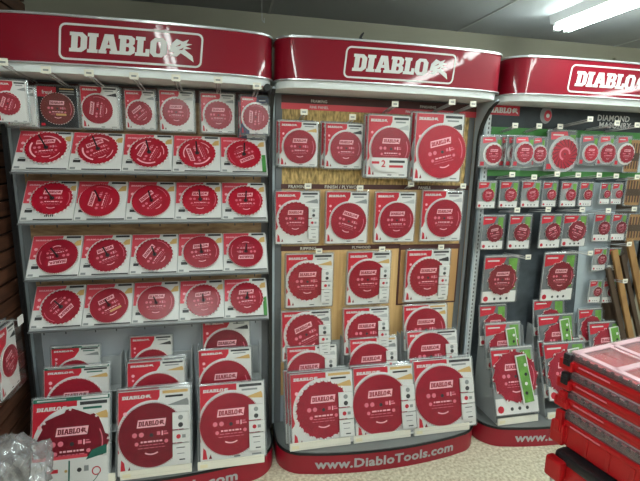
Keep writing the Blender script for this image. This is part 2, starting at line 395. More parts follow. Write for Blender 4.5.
mb = MB(); c = at(546, 115, -.01); mb.disc(c.x-X, c.z, .05, -.0105, 'grey', 28, .8); mb.disc(c.x-X+.012, c.z-.004, .032, -.0112, 'card_red', 20, .8); mb.disc(c.x-X+.012, c.z-.004, .012, -.0118, 'white'); mb.build('blade_picture', hp)
mb = MB(); mb.poly([(p.x-X, p.z) for p in [at(q[0], q[1], -.006) for q in ((584, 182), (622, 184), (621, 345), (570, 345), (575, 300))]], -.0052, 'panel_light'); mb.build('light_graphic', bays[2])
mb = MB(); mb.box(xx(617, 200)-X, 3.61-X, -.010, -.0065, .5, 1.5, 'board_dark'); mb.build('brown_graphic', bays[2])

P = at(267, 88, -.21); mb = MB(); mb.tube((P.x-W/2, -.235, P.z), (P.x-W/2, -.18, P.z), .016, 'trim_black', 14); mb.build('corner_knob', bays[0])
# hooks with price tags (part of a bay)
def hook(b, px, py, Y=-.22, double=True, tw=.036, drop=0):
    P = at(px, py, Y); X = b*W+W/2; x, z = P.x-X, P.z
    mb = MB()
    for dx in ((-.008, .008) if double else (0,)):
        mb.tube((x+dx, -.006, z-.03), (x+dx, Y+.004, z-.012), .0028, 'card_grey', 6)
    mb.tube((x, -.006, z-.022), (x, Y, z), .0022, 'card_grey', 6)
    o = mb.build('peg_hook', bays[b])
    g = MB(); g.bevbox(x-tw/2, x+tw/2, Y-.003, Y, z-.014, z+.014, 'offwhite', .0008); g.rect(x-.010, x+.010, z-.004, z+.003, Y-.0035, 'grey'); g.build('price_tag', o)
for px, py in ((46, 70), (89, 73), (134, 76), (176, 78), (218, 80), (257, 86)): hook(0, px, py, -.285)
hook(0, 3, 62, -.30)
for px, py, Y in ((304, 112, -.10), (352.5, 117, -.10), (395, 104, -.16), (452, 102, -.2)): hook(1, px, py, Y)
hook(1, 473, 104, -.2)
for px, py in ((308, 186), (360, 188), (411, 184), (463, 186)): hook(1, px, py, -.07)
for px, py in ((319, 251), (382, 249), (441, 247)): hook(1, px, py, -.06, False)
for px, py, Y in ((515, 125.5, -.12), (539, 126, -.12), (560, 126.5, -.10), (590, 119, -.22), (617, 123, -.22), (637, 125, -.22),
                  (512, 174.5, -.14), (534, 177, -.14), (557, 174, -.14), (578, 175, -.14), (599, 175, -.14), (616, 176, -.14), (637, 177, -.14),
                  (517, 210, -.16), (548, 209.5, -.16), (582, 209.5, -.2), (608, 210.5, -.16), (634, 209, -.16),
                  (528, 257, -.22), (590, 253, -.22), (629, 244, -.16), (625, 281, -.16)): hook(2, px, py, Y, tw=.036)

# ------------------------------------------------------------------ blade packs
def blade_mesh(r, n, m, rot=0, th=.006, style='plate', y0=-.012):
    mb = MB(); pts = []
    for i in range(n):
        a = 2*pi*i/n; d = 2*pi/n; g = .085 if n < 36 else .035
        for k, rr in ((0, 1), (.22, 1-.005), (.30, 1-g), (.62, 1-g*.9)): pts.append((a+k*d, rr))
    N = len(pts); inner = [(r*.9*cos(a), r*.9*sin(a)) for a, _ in pts]; outer = [(r*q*cos(a), r*q*sin(a)) for a, q in pts]
    V = [(x, y0-th, z) for x, z in outer]+[(x, y0-th, z) for x, z in inner]+[(x, y0, z) for x, z in outer]
    mb.add(V, [(i, (i+1) % N, (i+1) % N+N, i+N) for i in range(N)][::1], m)
    mb.add(V, [tuple(range(N, 2*N))], m); mb.add(V, [(i, i+2*N, (i+1) % N+2*N, (i+1) % N) for i in range(N)], 'steel'); mb.add(V, [tuple(range(2*N, 3*N))], m)
    y = y0-th-.0006
    for i in range(0, n):        # carbide tips
        a = 2*pi*(i+.08)/n; c = min(.03, 1.0/n)*r if n > 36 else .045*r
        x, z = r*.975*cos(a), r*.975*sin(a)
        mb.poly([(x+c*cos(a+k*pi/2+.4), z+c*sin(a+k*pi/2+.4)) for k in range(4)], y-.0002, 'steel')
    c, s = cos(rot), sin(rot)
    def R(x, z): return ((x*c-z*s)*r, (x*s+z*c)*r)
    def q(x0, x1, z0, z1, mm, sk=.0, yy=y): mb.poly([R(x0, z0), R(x1, z0), R(x1+sk, z1), R(x0+sk, z1)], yy, mm)
    pz = .36
    if style != 'bare':
        q(-.44, .40, pz-.12, pz+.12, 'print_pink', .04)
        mb.flat(DV, DF, *R(0, pz), r*.15, y-.0005, m, rot, .78/(DW*.15))
        rn = random.Random(n*7+int(rot*31)+int(r*9000))
        for x in (-.50, -.30): mb.disc(*R(x, .03), r*.075, y, 'print_soft', 12, 1)
        q(.16, .26, -.02, .09, 'print_soft'); q(.30, .34, -.04, .1, 'print_pink'); q(.36, .50, -.02, .03, 'print_soft'); q(.36, .46, .06, .09, 'print_soft')
        mb.disc(*R(-.44, -.24), r*.06, y, 'print_soft', 10); mb.disc(*R(.44, -.22), r*.06, y, 'print_soft', 10)
        for k, (wd, hz, cl) in enumerate(((.32, .05, 'print_pink'), (.36, .022, 'print_soft'), (.40, .018, 'print_soft'))):
            x = -wd
            while x < wd: e = min(wd, x+rn.uniform(.05, .16)); q(x, e, -.22-k*.085, -.22-k*.085+hz, cl); x = e+.03
        mb.ring(*R(0, -.2), r*.36, r*.40, y, 'print_pink', rot-2.1, rot-1.05, 8)
    if style == 'swirl':
        mb.ring(0, 0, r*.66, r*.72, y, 'print_pink', rot+.3, rot+1.7, 14); mb.ring(0, 0, r*.66, r*.74, y, 'print_pink', rot+2.6, rot+4.0, 14); mb.ring(0, 0, r*.7, r*.74, y, 'print_pink', rot+4.9, rot+5.7, 10)
    elif style != 'bare':
        mb.ring(0, 0, r*.8, r*.83, y, 'print_soft', rot-.5, rot+.45, 10)
    if style == 'yellow': q(-.1, .5, -.42, -.3, 'tan')
    if style == 'bare':
        for k in range(18): a = 2*pi*k/18; mb.poly([(r*p*cos(a+t), r*p*sin(a+t)) for p, t in ((.5, 0), (.94, .35), (.94, .47), (.5, .12))], y, 'blade_deep')
        mb.ring(0, 0, r*.3, r*.42, y, 'print_soft', 0, 4.5, 16)
    mb.ring(0, 0, 0, r*.06, y-.0008, 'dark', n=10)
    return mb

def print_card(w, h, style, br, bc, icons, rnd):
    """card with its print; local frame: x across, z up, front is -Y.  bc = blade centre, br = radius"""
    mb = MB(); base = {'black': 'black', 'diamond': 'white', 'bluish': 'navy', 'brownbox': 'board_wood', 'greycard': 'card_grey'}.get(style, 'white')
    mb.bevbox(-w/2, w/2, -.006, 0, 0, h, base, .0012, None, 1); y = -.0068
    L, Rr = -w/2+.002, w/2-.002
    if style in ('red', 'greentop', 'gold', 'bluish', 'redbig', 'two'):
        ph = .24*h if style != 'redbig' else .3*h; tp = h-.003; ex = L+w*.56
        if style == 'greentop':
            mb.rect(L, Rr, h-.045*h-.003, h-.003, y, 'deep_green'); mb.rect(L+w*.62, Rr-.02*w, h-.04*h, h-.012*h, y-.0004, 'white'); tp = h-.05*h
            mb.rect(L+.05*w, L+.42*w, h-.035*h, h-.02*h, y-.0004, 'card_grey')
        mb.poly([(L, tp), (ex, tp), (ex+.0, tp-ph*.35), (ex-.10*w, tp-ph), (L+.26*w, tp-ph*1.35), (L+.10*w, tp-ph*2.2), (L+.04*w, .3*h), (L, .26*h)], y, 'card_red')
        mb.flat(DV, DF, L+.245*w, tp-h*.072, .042*h, y-.0006, 'white', .0, .40*w/(DW*.042*h))
        mb.disc(L+.09*w, tp-ph*1.1, .028*w, y-.0006, 'print_pink'); mb.disc(L+.09*w, tp-ph*1.5, .02*w, y-.0006, 'print_pink')
        # upper right artwork
        mb.rect(L+.60*w, Rr-.03*w, tp-.055*h, tp-.018*h, y-.0004, 'dark' if style != 'gold' else 'tan')
        mb.rect(L+.64*w, Rr-.1*w, tp-.105*h, tp-.08*h, y-.0004, {'gold': 'black', 'greentop': 'deep_green', 'bluish': 'white'}.get(style, 'grey'))
        mb.poly([(L+.66*w, tp-.2*h), (Rr-.04*w, tp-.13*h), (Rr-.02*w, tp-.17*h), (Rr-.02*w, tp-.22*h)], y-.0004, rnd.choice(['tan', 'grey', 'dark', 'card_grey', 'tan']))
        # lower left little red pieces, footer lines
        mb.poly([(L+.03*w, .04*h), (L+.10*w, .04*h), (L+.08*w, .15*h), (L+.04*w, .19*h)], y-.0004, 'card_red'); mb.poly([(L+.12*w, .04*h), (L+.17*w, .04*h), (L+.15*w, .10*h)], y-.0004, 'blade_deep')
        mb.rect(L+.5*w, L+.6*w, .03*h, .045*h, y-.0004, 'dark'); mb.rect(L+.78*w, Rr-.06*w, .03*h, .05*h, y-.0004, 'grey')
        if style == 'bluish': mb.poly([(L+.3*w, 0.02*h), (Rr, .02*h), (Rr, .8*h), (L+.3*w, .7*h)], y+.0003, 'white')
    elif style == 'black':
        mb.rect(L, L+.48*w, h*.74, h-.003, y, 'card_red'); v, f = text2d('freud', .02); mb.flat(v, f, L+.25*w, h*.81, .09*h, y-.0006, 'white', 0, .8)
        for k in range(3): mb.rect(L+.56*w, Rr-.05*w, h*(.93-k*.06), h*(.955-k*.06), y-.0004, 'grey' if k else 'tan')
        mb.rect(L+.04*w, L+.14*w, .04*h, .1*h, y-.0004, 'card_red')
    elif style == 'demo':
        mb.poly([(L, h-.003), (L+.60*w, h-.003), (L+.55*w, h*.8), (L+.3*w, .42*h), (L, .42*h)], y, 'demo_red')
        mb.flat(DV, DF, L+.22*w, h*.88, .035*h, y-.0006, 'print_pink', 0, .34*w/(DW*.035*h))
        mb.disc(L+.09*w, h*.66, .035*w, y-.0006, 'print_pink'); mb.disc(L+.09*w, h*.5, .03*w, y-.0006, 'print_pink')
        mb.rect(L+.66*w, Rr-.03*w, h*.925, h*.975, y-.0004, 'dark'); mb.poly([(Rr-.2*w, h*.72), (Rr-.01*w, h*.74), (Rr-.01*w, h*.88), (Rr-.1*w, h*.86)], y-.0004, 'tan')
        mb.rect(L+.06*w, L+.2*w, .19*h, .26*h, y-.0004, 'dark'); mb.rect(L+.08*w, L+.18*w, .28*h, .3*h, y-.0004, 'grey'); mb.rect(L+.02*w, L+.12*w, .02*h, .07*h, y-.0004, 'grey')
        mb.rect(L+.24*w, Rr, .005*h, .035*h, y-.0004, 'dark')
    elif style == 'diamond':
        mb.rect(-w/2+.001, w/2-.001, h*.24, h*.98, y+.0002, rnd.choice(['smoke_grey', 'grey', 'smoke_grey'])); mb.poly([(L, h*.96), (L+.6*w, h*.96), (L+.5*w, h*.78), (L, h*.72)], y-.0002, 'card_red')
        mb.rect(L+.06*w, L+.4*w, h*.88, h*.91, y-.0008, 'white'); mb.rect(L+.68*w, Rr-.05*w, h*.28, h*.94, y-.0002, 'lime')
        mb.rect(L, Rr, h*.0, h*.15, y-.0002, 'white'); mb.disc(L+.1*w, h*.08, w*.075, y-.0008, 'card_red', 8)
        for k in range(3): mb.disc(L+(.36+.18*k)*w, h*.075, w*.04, y-.0008, 'dark', 6)
    elif style == 'round':
        mb.rect(L, Rr, h*.0, h*.99, y+.0002, rnd.choice(['smoke_grey', 'grey'])); mb.poly([(L+.08*w, h*.95), (L+.66*w, h*.98), (L+.72*w, h*.84), (L+.1*w, h*.76)], y-.0002, 'demo_red')
        mb.rect(L+.16*w, L+.54*w, h*.87, h*.9, y-.0008, 'white'); mb.rect(L+.78*w, Rr, h*.2, h*.9, y-.0002, 'lime'); mb.rect(L+.04*w, L+.22*w, h*.03, h*.16, y-.0002, 'card_red')
        mb.disc(bc[0], bc[1], br*1.17, y-.0004, 'card_grey' if rnd.random() < .8 else 'white', 24)
    elif style == 'brownbox':
        for k in range(5): mb.rect(L+.05*w+k*.19*w, L+.15*w+k*.19*w, h*.1, h*.9, y, 'board_dark' if k % 2 else 'brown_print')
        mb.rect(L, Rr, h*.35, h*.6, y-.0005, 'board_dark')
    if br and style in ('red', 'gold', 'greentop', 'bluish', 'two', 'redbig', 'demo'):
        k = 40; hl = 1.055 if w > .22 and style != 'demo' else 1.08; mb.poly([(max(-w/2+.001, min(w/2-.001, bc[0]+br*hl*cos(2*pi*i/k))), max(.001, min(h-.001, bc[1]+br*hl*sin(2*pi*i/k)))) for i in range(k)], y-.0002, 'white')
    if icons:
        x0, x1 = w/2-.25*w, w/2-.025*w; yy = -.024
        for k, (z0, z1) in enumerate(((.50, .70), (.34, .48), (.10, .32))):
            mb.box(x0, x1, yy, -.006, z0*h, z1*h, 'white'); cx = (x0+x1)/2
            if k == 0: mb.disc(cx, .64*h, .035*w, yy-.0006, 'grey'); mb.disc(cx, .55*h, .035*w, yy-.0006, 'dark')
            elif k == 1: mb.disc(cx-.03*w, .41*h, .032*w, yy-.0006, 'card_red'); mb.rect(cx+.02*w, cx+.07*w, .39*h, .43*h, yy-.0006, 'grey')
            else: mb.rect(cx-.06*w, cx+.06*w, .27*h, .28*h, yy-.0006, 'dark'); mb.rect(cx-.05*w, cx+.05*w, .2*h, .21*h, yy-.0006, 'grey'); mb.rect(cx-.02*w, cx+.06*w, .125*h, .14*h, yy-.0006, 'dark')
    return mb

def shell_mesh(w, h, d, pad=.008, bulge=.014):
    mb = MB(); loops = []
    a = (w/2+pad, -pad, h+pad)
    prof = ((0, .001), (.001, -.004), (bulge*.62, -.0075), (bulge*.75, -d*.9), (bulge*1.1, -d))
    for off, y in prof:
        x, z0, z1 = a[0]-off, a[1]+off, a[2]-off; r = .008
        loops.append([(sx*(x-r)+r*cos(t), y, (z1-r if sz > 0 else z0+r)+r*sin(t)) for sx, sz, t0 in ((1, 1, 0), (-1, 1, pi/2), (-1, -1, pi), (1, -1, 1.5*pi)) for t in (t0, t0+pi/4, t0+pi/2)])
    n = 12; V = sum(loops, [])
    for k in range(len(loops)-1):
        mb.add(V, [(k*n+i, k*n+(i+1) % n, (k+1)*n+(i+1) % n, (k+1)*n+i) for i in range(n)], 'blister_rim' if k < 2 else 'blister_clear')
    mb.add(V, [tuple(range((len(loops)-1)*n, len(loops)*n))], 'blister_clear')
    return mb

def pack_at(loc, w, h, lean, rz, style, bc, br, teeth, bm, rot, bstyle, icons, label, group, shell=True, depth=.03, spindle=False, name='saw_blade_pack', extra=None, bth=.004):
    t = empty(name, loc, label, 'saw blade pack', group, rz, -lean)
    rnd = random.Random(label)
    c = print_card(w, h, style, br or 0, bc, icons, rnd).build('card', t)
    if br:
        bl = blade_mesh(br, teeth, bm, rot, bth, bstyle, -.010 if not spindle else -.012).build('blade', t, loc=(bc[0], 0, bc[1]))
    if extra: extra(t, w, h, bc, br)
    if spindle:
        g = MB(); g.tube((bc[0], -.006, bc[1]), (bc[0], -.105, bc[1]), .0036, 'black', 8); g.tube((bc[0], -.018, bc[1]), (bc[0], -.022, bc[1]), .010, 'dark', 10)
        g.build('spindle', t)
    if shell: shell_mesh(w, h, depth).build('blister', t)
    return t

def pack(px, Y, style, blade, label, group, lean=0, teeth=24, bm='blade_red', rot=0, bstyle='plate', icons=False, rz=0, behind=None, **kw):
    xl, yt, xr, yb = px; P = at((xl+xr)/2, yt, Y); n = Vector((0, cos(lean), -sin(lean))) if lean else Vector((0, 1, 0))
    def loc2(x, y):
        q = atP(x, y, P, n); return q.x-P.x, (q.z-P.z)/cos(lean)
    w = loc2(xr, yt)[0]-loc2(xl, yt)[0]; h = -loc2((xl+xr)/2, yb)[1]
    bc, br = (0, 0), None
    if blade:
        bx, bz = loc2(blade[0], blade[1]); br = (loc2(blade[0]+blade[2], blade[1])[0]-bx); bc = (bx, h+bz)
        br = min(br, w*.53)
    loc = P-Vector((0, sin(lean), cos(lean)))*h
    if style != 'brownbox': loc += Vector((0, sin(lean), cos(lean)))*h*.014; bc = (bc[0], bc[1]-h*.014); w *= .972; h *= .975
    t = pack_at(loc, w, h, lean, rz, style, bc, br, teeth, bm, rot, bstyle, icons, label, group, **kw)
    for k, (lb, dx, dy, dz) in enumerate(behind or ()):
        c = copy_tree(t); c.location = Vector(t.location)+Vector((dx, dy, dz)); tag(c, lb, None, None)
    return t

# ---- bay 1, top hanging row
g1 = 'small blade packs hanging along the top of the left bay'
pack((-6, 80, 26, 123), -.17, 'red', (9, 104, 13), 'hanging white pack with red blade, cut off by the photo\'s left edge, top row', g1, rot=1.2, rz=.1,
     behind=[('white pack half hidden behind the one at the left edge, top row', .004, .07, -.012)])
pack((36, 86, 77, 128), -.06, 'black', (58.5, 109, 17), 'black card pack with red freud corner and dark brown blade, top row', g1, bm='blade_brown', teeth=40, bstyle='yellow')
pack((79.5, 86, 118, 129), -.075, 'red', (98.5, 109.5, 15.5), 'deep double pack with red blade, directly right of the black pack, top row', g1, rot=1.4, teeth=40,
     behind=[('second copy hanging behind the pack just right of the black pack', .004, .04, 0)])
pack((124, 90, 155, 130), -.06, 'red', (140.5, 113.5, 13), 'narrow pack with tilted print on its blade, fourth along the top row', g1, rot=.7)
pack((158.5, 90, 194, 132), -.06, 'red', (176.5, 112.5, 14.5), 'pack with level white plate on its blade, left of a matching pack, top row', g1)
pack((200, 93, 235, 133.5), -.06, 'red', (218.5, 115.5, 14.5), 'matching pack with level white plate on its blade, second from the right, top row', g1)
pack((240, 96, 269, 135), -.10, 'bluish', (256, 117.5, 13.5), 'blue-edged pack with sideways blade print, at the right end of the left bay top row', g1, rot=1.5, rz=-.1,
     behind=[('dark blue pack hanging behind the last pack of the left bay top row', -.01, .05, -.02)])

# ---- bay 1, tilted demonstration rows
rows = [(172, 1), (221.5, 2), (276.5, 3), (326.5, 4)]
lean1 = math.radians(37)
desc = {
 (0, 0): ('swirl', .15, 'tilted card with swirl-marked blade and black spindle, first of the top shelf row'),
 (0, 1): ('swirl', .5, 'tilted card with swirl-marked blade tipped print, second of the top shelf row'),
 (0, 2): ('swirl', 1.2, 'tilted card with steeply turned swirl print, middle of the top shelf row'),
 (0, 3): ('swirl', 1.9, 'tilted card with thin white swirls, fourth of the top shelf row'),
 (0, 4): ('plate', 3.6, 'tilted card with green right edge and upturned print, last of the top shelf row'),
 (1, 0): ('plate', 0, 'tilted card with level white plate and barcode mark, first of the second shelf row'),
 (1, 1): ('plate', 1.4, 'tilted card with blade print standing upright, second of the second shelf row'),
 (1, 2): ('plate', .8, 'tilted card with blade print turned diagonally, middle of the second shelf row'),
 (1, 3): ('plate', .0, 'tilted card with level blade print, fourth of the second shelf row'),
 (1, 4): ('plate', .05, 'tilted card with level blade print, last of the second shelf row'),
 (2, 0): ('plate', 3.3, 'tilted card with large blade, plate upside down, first of the third shelf row'),
 (2, 1): ('plate', .4, 'tilted card with coarse-toothed blade and slanting plate, second of third shelf row'),
 (2, 2): ('plate', 1.0, 'tilted card with white-toothed blade and diagonal print, middle of third shelf row'),
 (2, 3): ('plate', .1, 'tilted card with white-rimmed toothed blade, fourth of the third shelf row'),
 (2, 4): ('plate', 3.14, 'tilted card with blade plate at its bottom, last of the third shelf row'),
 (3, 0): ('plate', 4.0, 'tilted card with blade plate turned to lower right, first of bottom shelf row'),
 (3, 1): ('yellow', .5, 'tilted card with yellow print on its blade, second of the bottom shelf row'),
 (3, 2): ('plate', .0, 'tilted card with fine-toothed blade, middle of the bottom shelf row'),
 (3, 3): ('plate', .1, 'tilted card with level plate, fourth of the bottom shelf row'),
 (3, 4): ('plate', .05, 'tilted card with slotted blade and green footer, last of the bottom shelf row'),
}
offs = {(0, 0): (.008, .012), (0, 1): (.0, .012), (2, 0): (.008, .0), (1, 0): (.008, .01), (3, 0): (.01, .0), (1, 1): (-.01, 0)}
for r, (yb, k) in enumerate(rows):
    Zf = at(100, yb, -.17).z
    xr_ = [at(x, yb, -.17).x for x in ((12, 267), (19, 267), (25.5, 267.5), (29, 268))[r]]
    pit = (xr_[1]-xr_[0])/5
    for c in range(5):
        st, rot, lb = desc[r, c]; w = pit-.004; h = .213; X = xr_[0]+pit*(c+.5)
        ox, oz = offs.get((r, c), (random.uniform(-.004, .006), random.uniform(-.004, .006)))
        fine = (r, c) in ((1, 1), (2, 0), (3, 1), (2, 3), (2, 4), (1, 2), (3, 2))
        def ex(t, w, h, bc, br, c=c, r=r):
            if c == 4 and r in (0, 3):
                g = MB(); g.rect(w/2-.02, w/2-.001, 0.004, h*.5, -.0072, 'green'); g.build('green_edge', t)
            if (r, c) == (1, 0):
                g = MB()
                for k in range(5): g.rect(bc[0]-.02+k*.008, bc[0]-.016+k*.008, .012, .045, -.0185, 'black')
                g.build('barcode_mark', t)
        lab = lb
        pack_at(Vector((X, -.17, Zf+.004)), w, h, lean1, 0, 'demo', (ox+.006, h*.46+oz), .090 if (r, c) != (0, 4) else .088, 60 if fine else 28, 'blade_bright' if r < 2 else 'blade_red', rot, st, False,
                lab, 'tilted demonstration blades on the left bay shelves', shell=False, spindle=True, extra=ex, bth=.008 if not fine else .010, name='demonstration_blade')
    # shelf under the row
    mb = MB(); x0, x1 = xr_[0]-W/2-.004, xr_[1]-W/2+.004
    d = Vector((0, sin(lean1), cos(lean1))); nrm = Vector((0, cos(lean1), -sin(lean1)))
    P = Vector((0, -.17, Zf)); q = [P+nrm*.0015-d*.004, P+d*.213+nrm*.0015, P+d*.213+nrm*.006, P+nrm*.006-d*.004]
    mb.prism([(a.y, a.z) for a in q], x0, x1, 'card_grey', 'X'); sh = mb.build('shelf', bays[0])
    g = MB(); a = P-d*.005
    g.prism([(a.y-.014, a.z-.0), (a.y-.010, a.z-.008), (a.y+.005, a.z-.007), (a.y+.004, a.z)], x0, x1, 'shell_grey', 'X')
    for c in range(5):
        for s in (.3, .72): g.tube((x0+pit*(c+s), a.y-.006, a.z-.006), (x0+pit*(c+s), a.y-.006, a.z-.020), .0028, 'dark', 6)
    g.build('shelf_lip', sh)

# ---- stepped stands on the decks
def stand(X, w, label, tiers=((.0, -.25, .13), (.0, -.165, .30), (.0, -.09, .47)), z0=.128):
    t = empty('stepped_stand', (X, 0, z0), label, 'display stand', 'stepped stands on the decks')
    mb = MB(); h = w/2
    for i, (_, y, z) in enumerate(tiers):
        zz_ = z-z0+.006
        mb.box(-h, h, y-.012, y+.055, zz_, zz_+.004, 'acrylic')
    mb.box(-h+.002, h-.002, -.02, -.016, 0, tiers[-1][2]-z0+.16, 'acrylic'); mb.build('tier_shelf', t)
    prof = [(-.012, 0), (tiers[0][1]-.012, 0), (tiers[0][1]-.008, .03), (tiers[0][1]+.045, .20), (tiers[1][1]-.012, .19), (tiers[1][1]+.03, .37), (tiers[2][1]-.01, .37), (tiers[2][1]+.03, .53), (-.012, .53)]
    for s in (-1, 1):
        g = MB(); g.prism(prof, s*h, s*(h+.003), 'acrylic', 'X'); g.build('side_panel', t)
    g = MB(); y = tiers[0][1]-.014; y -= .012; g.prism([(y+.012, .0), (y-.010, .004), (y-.004, .044), (y+.001, .044), (y-.002, .008), (y+.014, .006)], -h-.003, h+.003, 'offwhite', 'X')
    g.add([(-h+.008, y-.0100, .014), (-h+.045, y-.0100, .014), (-h+.045, y-.0075, .032), (-h+.008, y-.0075, .032)], [(0, 1, 2, 3)], 'cream'); g.build('price_channel', t)
    return t
LF = math.radians(17)
def tp(px, tier, *a, **k):
    Yt = (-.155, -.085, -.045)[tier]-(.055, .03, .01)[tier]*(px[0] < 260); ln = (LF, math.radians(13), math.radians(9))[tier]
    return pack(px, Yt, *a, lean=ln, **k)
gT = 'large blade packs on the stepped stands'
s3 = [((33, 395, 112, 489), (73, 443, 37)), ((118, 388, 192, 473), (152, 434, 33)), ((199, 382, 265, 460), (231, 423, 31))]
def hardie(t, w, h, bc, br):
    g = MB(); g.box(-w/2+.004, w/2-.004, -.0195, -.006, .006, h*.33, 'white'); g.rect(-w/2+.01, w*.22, h*.33, h*.365, -.0198, 'demo_red')
    g.poly([(w*.2, h*.3), (w/2-.01, h*.35), (w/2-.01, h*.45), (w*.28, h*.40)], -.0199, 'deep_green')
    g.rect(-w*.02, w*.0, h*.06, h*.31, -.0199, 'deep_green'); g.ring(w*.34, h*.17, w*.045, w*.06, -.0199, 'card_red'); g.rect(-w*.3, -w*.15, h*.19, h*.23, -.0199, 'card_red'); g.disc(w*.12, h*.2, w*.03, -.0199, 'dark'); g.disc(-w*.05, h*.2, w*.02, -.0199, 'tan'); g.rect(w*.18, w*.24, h*.18, h*.24, -.0199, 'grey'); g.ring(0, h*.3, w*.42, w*.43, -.0205, 'deep_green', pi*1.15, pi*1.85)
    g.build('footer_print', t)
tp(s3[0][0], 0, 'greentop', s3[0][1], 'large green-topped pack with slotted dark red blade, beside the plastic bag', gT, teeth=8, bm='blade_deep', extra=hardie)
tp(s3[1][0], 0, 'gold', s3[1][1], 'large pack with fine-toothed deep red blade and gold corner, front of left bay middle', gT, teeth=90, bm='blade_deep', icons=True,
   behind=[('matching large pack right behind the front one in the left bay middle stand', -.006, .022, .003)])
tp(s3[2][0], 0, 'red', s3[2][1], 'large pack with fine-toothed blade and grey saw picture, left bay right front', gT, teeth=90, icons=True)
tp((44, 365, 111, 415), 1, 'greentop', (77, 404, 29), 'green-topped pack in the middle tier above the green-topped front pack', gT, teeth=40)
tp((127, 360, 186, 410), 1, 'red', (158, 398, 27), 'pack with gold can picture in the middle tier, left bay centre stand', gT, teeth=60, behind=[('pack tucked behind the middle-tier pack of the left bay centre stand', .004, .03, .004)])
tp((198, 348, 252, 398), 1, 'red', (226, 385, 26), 'pack in the middle tier of the left bay right-hand stand', gT, teeth=60)
tp((51, 345, 101, 385), 2, 'greentop', (76, 376, 19), 'green-topped pack in the back tier, left bay left-hand stand', gT, teeth=40)
tp((130, 335, 173, 378), 2, 'red', (153, 366, 19), 'small pack with wrinkled plastic in the back tier, left bay centre stand', gT, teeth=40)
tp((202, 318, 250, 368), 2, 'red', (227, 350, 22), 'dark-cornered pack in the back tier, left bay right-hand stand', gT, teeth=60, bm='blade_deep')
# bay 2 tiers
tp((289, 371, 353, 446), 0, 'gold', (323, 409, 28), 'front pack with coarse-toothed blade, middle bay left-hand stand', gT, teeth=24, icons=True,
   behind=[('second copy showing its left edge behind the coarse-toothed front pack, middle bay', -.014, .02, .002), ('third copy deepest in the stack behind the coarse-toothed front pack', -.026, .04, .004)])
tp((352, 365, 414, 438), 0, 'gold', (380, 404, 28), 'front pack with smooth fine-toothed blade, middle bay centre stand', gT, teeth=90, icons=True,
   behind=[('second copy behind the front pack of the middle bay centre stand', -.010, .02, .002)])
tp((412, 358, 472, 429), 0, 'red', (441, 395, 27), 'front pack with small orange picture at foot, middle bay right-hand stand', gT, teeth=80, icons=True,
   behind=[('second copy behind the front pack of the middle bay right-hand stand', -.012, .02, .002)])
tp((286, 345, 337, 392), 1, 'red', (309, 375, 23), 'middle-tier pack in the left-hand stand of the middle bay', gT, teeth=50, icons=True)
tp((349, 337, 397, 384), 1, 'gold', (371, 367, 23), 'middle-tier pack in the centre stand of the middle bay', gT, teeth=50, icons=True)
tp((406, 330, 457, 378), 1, 'red', (430, 356, 22), 'middle-tier pack standing tall in the right-hand stand, middle bay', gT, teeth=60, icons=True)
tp((281, 310, 331, 360), 2, 'red', (306, 334, 21), 'back-tier pack in the left-hand stand of the middle bay', gT, teeth=30, icons=True, rot=.4)
tp((343, 307, 389, 354), 2, 'red', (366, 333, 20), 'back-tier pack in the centre stand of the middle bay', gT, teeth=30, icons=True)
tp((403, 304, 447, 350), 2, 'gold', (425, 329, 20), 'back-tier pack with tan corner in the right-hand stand, middle bay', gT, teeth=60)
for Xa, wa, lb in ((.285, .30, 'stepped acrylic stand under the green-topped packs'), (.625, .325, 'stepped acrylic stand in the middle of the left bay'), (.985, .325, 'stepped acrylic stand at the right of the left bay'),
                   (1.46, .33, 'stepped acrylic stand at the left of the middle bay'), (1.815, .33, 'stepped acrylic stand in the middle of the middle bay'), (2.18, .34, 'stepped acrylic stand at the right of the middle bay')):
    stand(Xa, wa, lb, *((((.0, -.305, .13), (.0, -.195, .30), (.0, -.10, .47)),) if Xa < W else ()))

# ---- bay 2 hanging
g2 = 'blade packs hanging in the middle bay'
pack((279, 121, 318.5, 167), -.05, 'red', (299.5, 147, 16.5), 'small pack with cream edges, top left of the middle bay', g2, teeth=70, bm='blade_red',
     behind=[('copy peeking left behind the top left pack of the middle bay', -.014, .03, .002)])
pack((325, 123, 363.5, 169), -.05, 'red', (345.5, 148.5, 16), 'small pack beside the top left one in the middle bay', g2, teeth=70,
     behind=[('copy peeking left behind the second small pack, middle bay top', -.016, .03, .004)])
def two(t, w, h, bc, br):
    g = MB(); g.poly([(-w*.44, h*.32), (w*.46, h*.32), (w*.44, h*.2), (w*.2, h*.09), (-.2*w, h*.09), (-w*.4, h*.2)], -.0195, 'white'); v, f = text2d('2', .02)
    g.flat(v, f, -w*.12, h*.17, h*.11, -.0202, 'card_red'); g.rect(w*.02, w*.4, h*.24, h*.28, -.0202, 'dark'); g.rect(w*.02, w*.36, h*.16, h*.2, -.0202, 'card_red'); g.rect(-w*.4, -w*.22, h*.22, h*.26, -.0202, 'card_red'); g.build('footer_print', t)
pack((368, 115, 411, 178), -.09, 'red', (390, 149, 20), 'tall pack with big red number 2 on white foot, middle bay top', g2, teeth=80, bm='blade_red', extra=two,
     behind=[('copy hanging behind the pack with the red number 2', -.008, .03, 0)])
pack((416, 113, 465, 182), -.11, 'redbig', (441, 152, 24), 'tallest pack with large blade, top right of the middle bay', g2, teeth=80, bm='blade_bright', rz=0, rot=.25,
     behind=[('copy behind the tallest pack at top right of the middle bay', -.008, .04, .006)])
pack((275, 190.5, 320, 244), -.04, 'red', (295, 218.5, 17.5), 'pack with picture column, first of the middle bay second row', g2, teeth=24, icons=True)
pack((326, 191, 369, 243.5), -.04, 'red', (348, 221, 18), 'pack with round full blade, second of the middle bay second row', g2, teeth=50, rot=-.3)
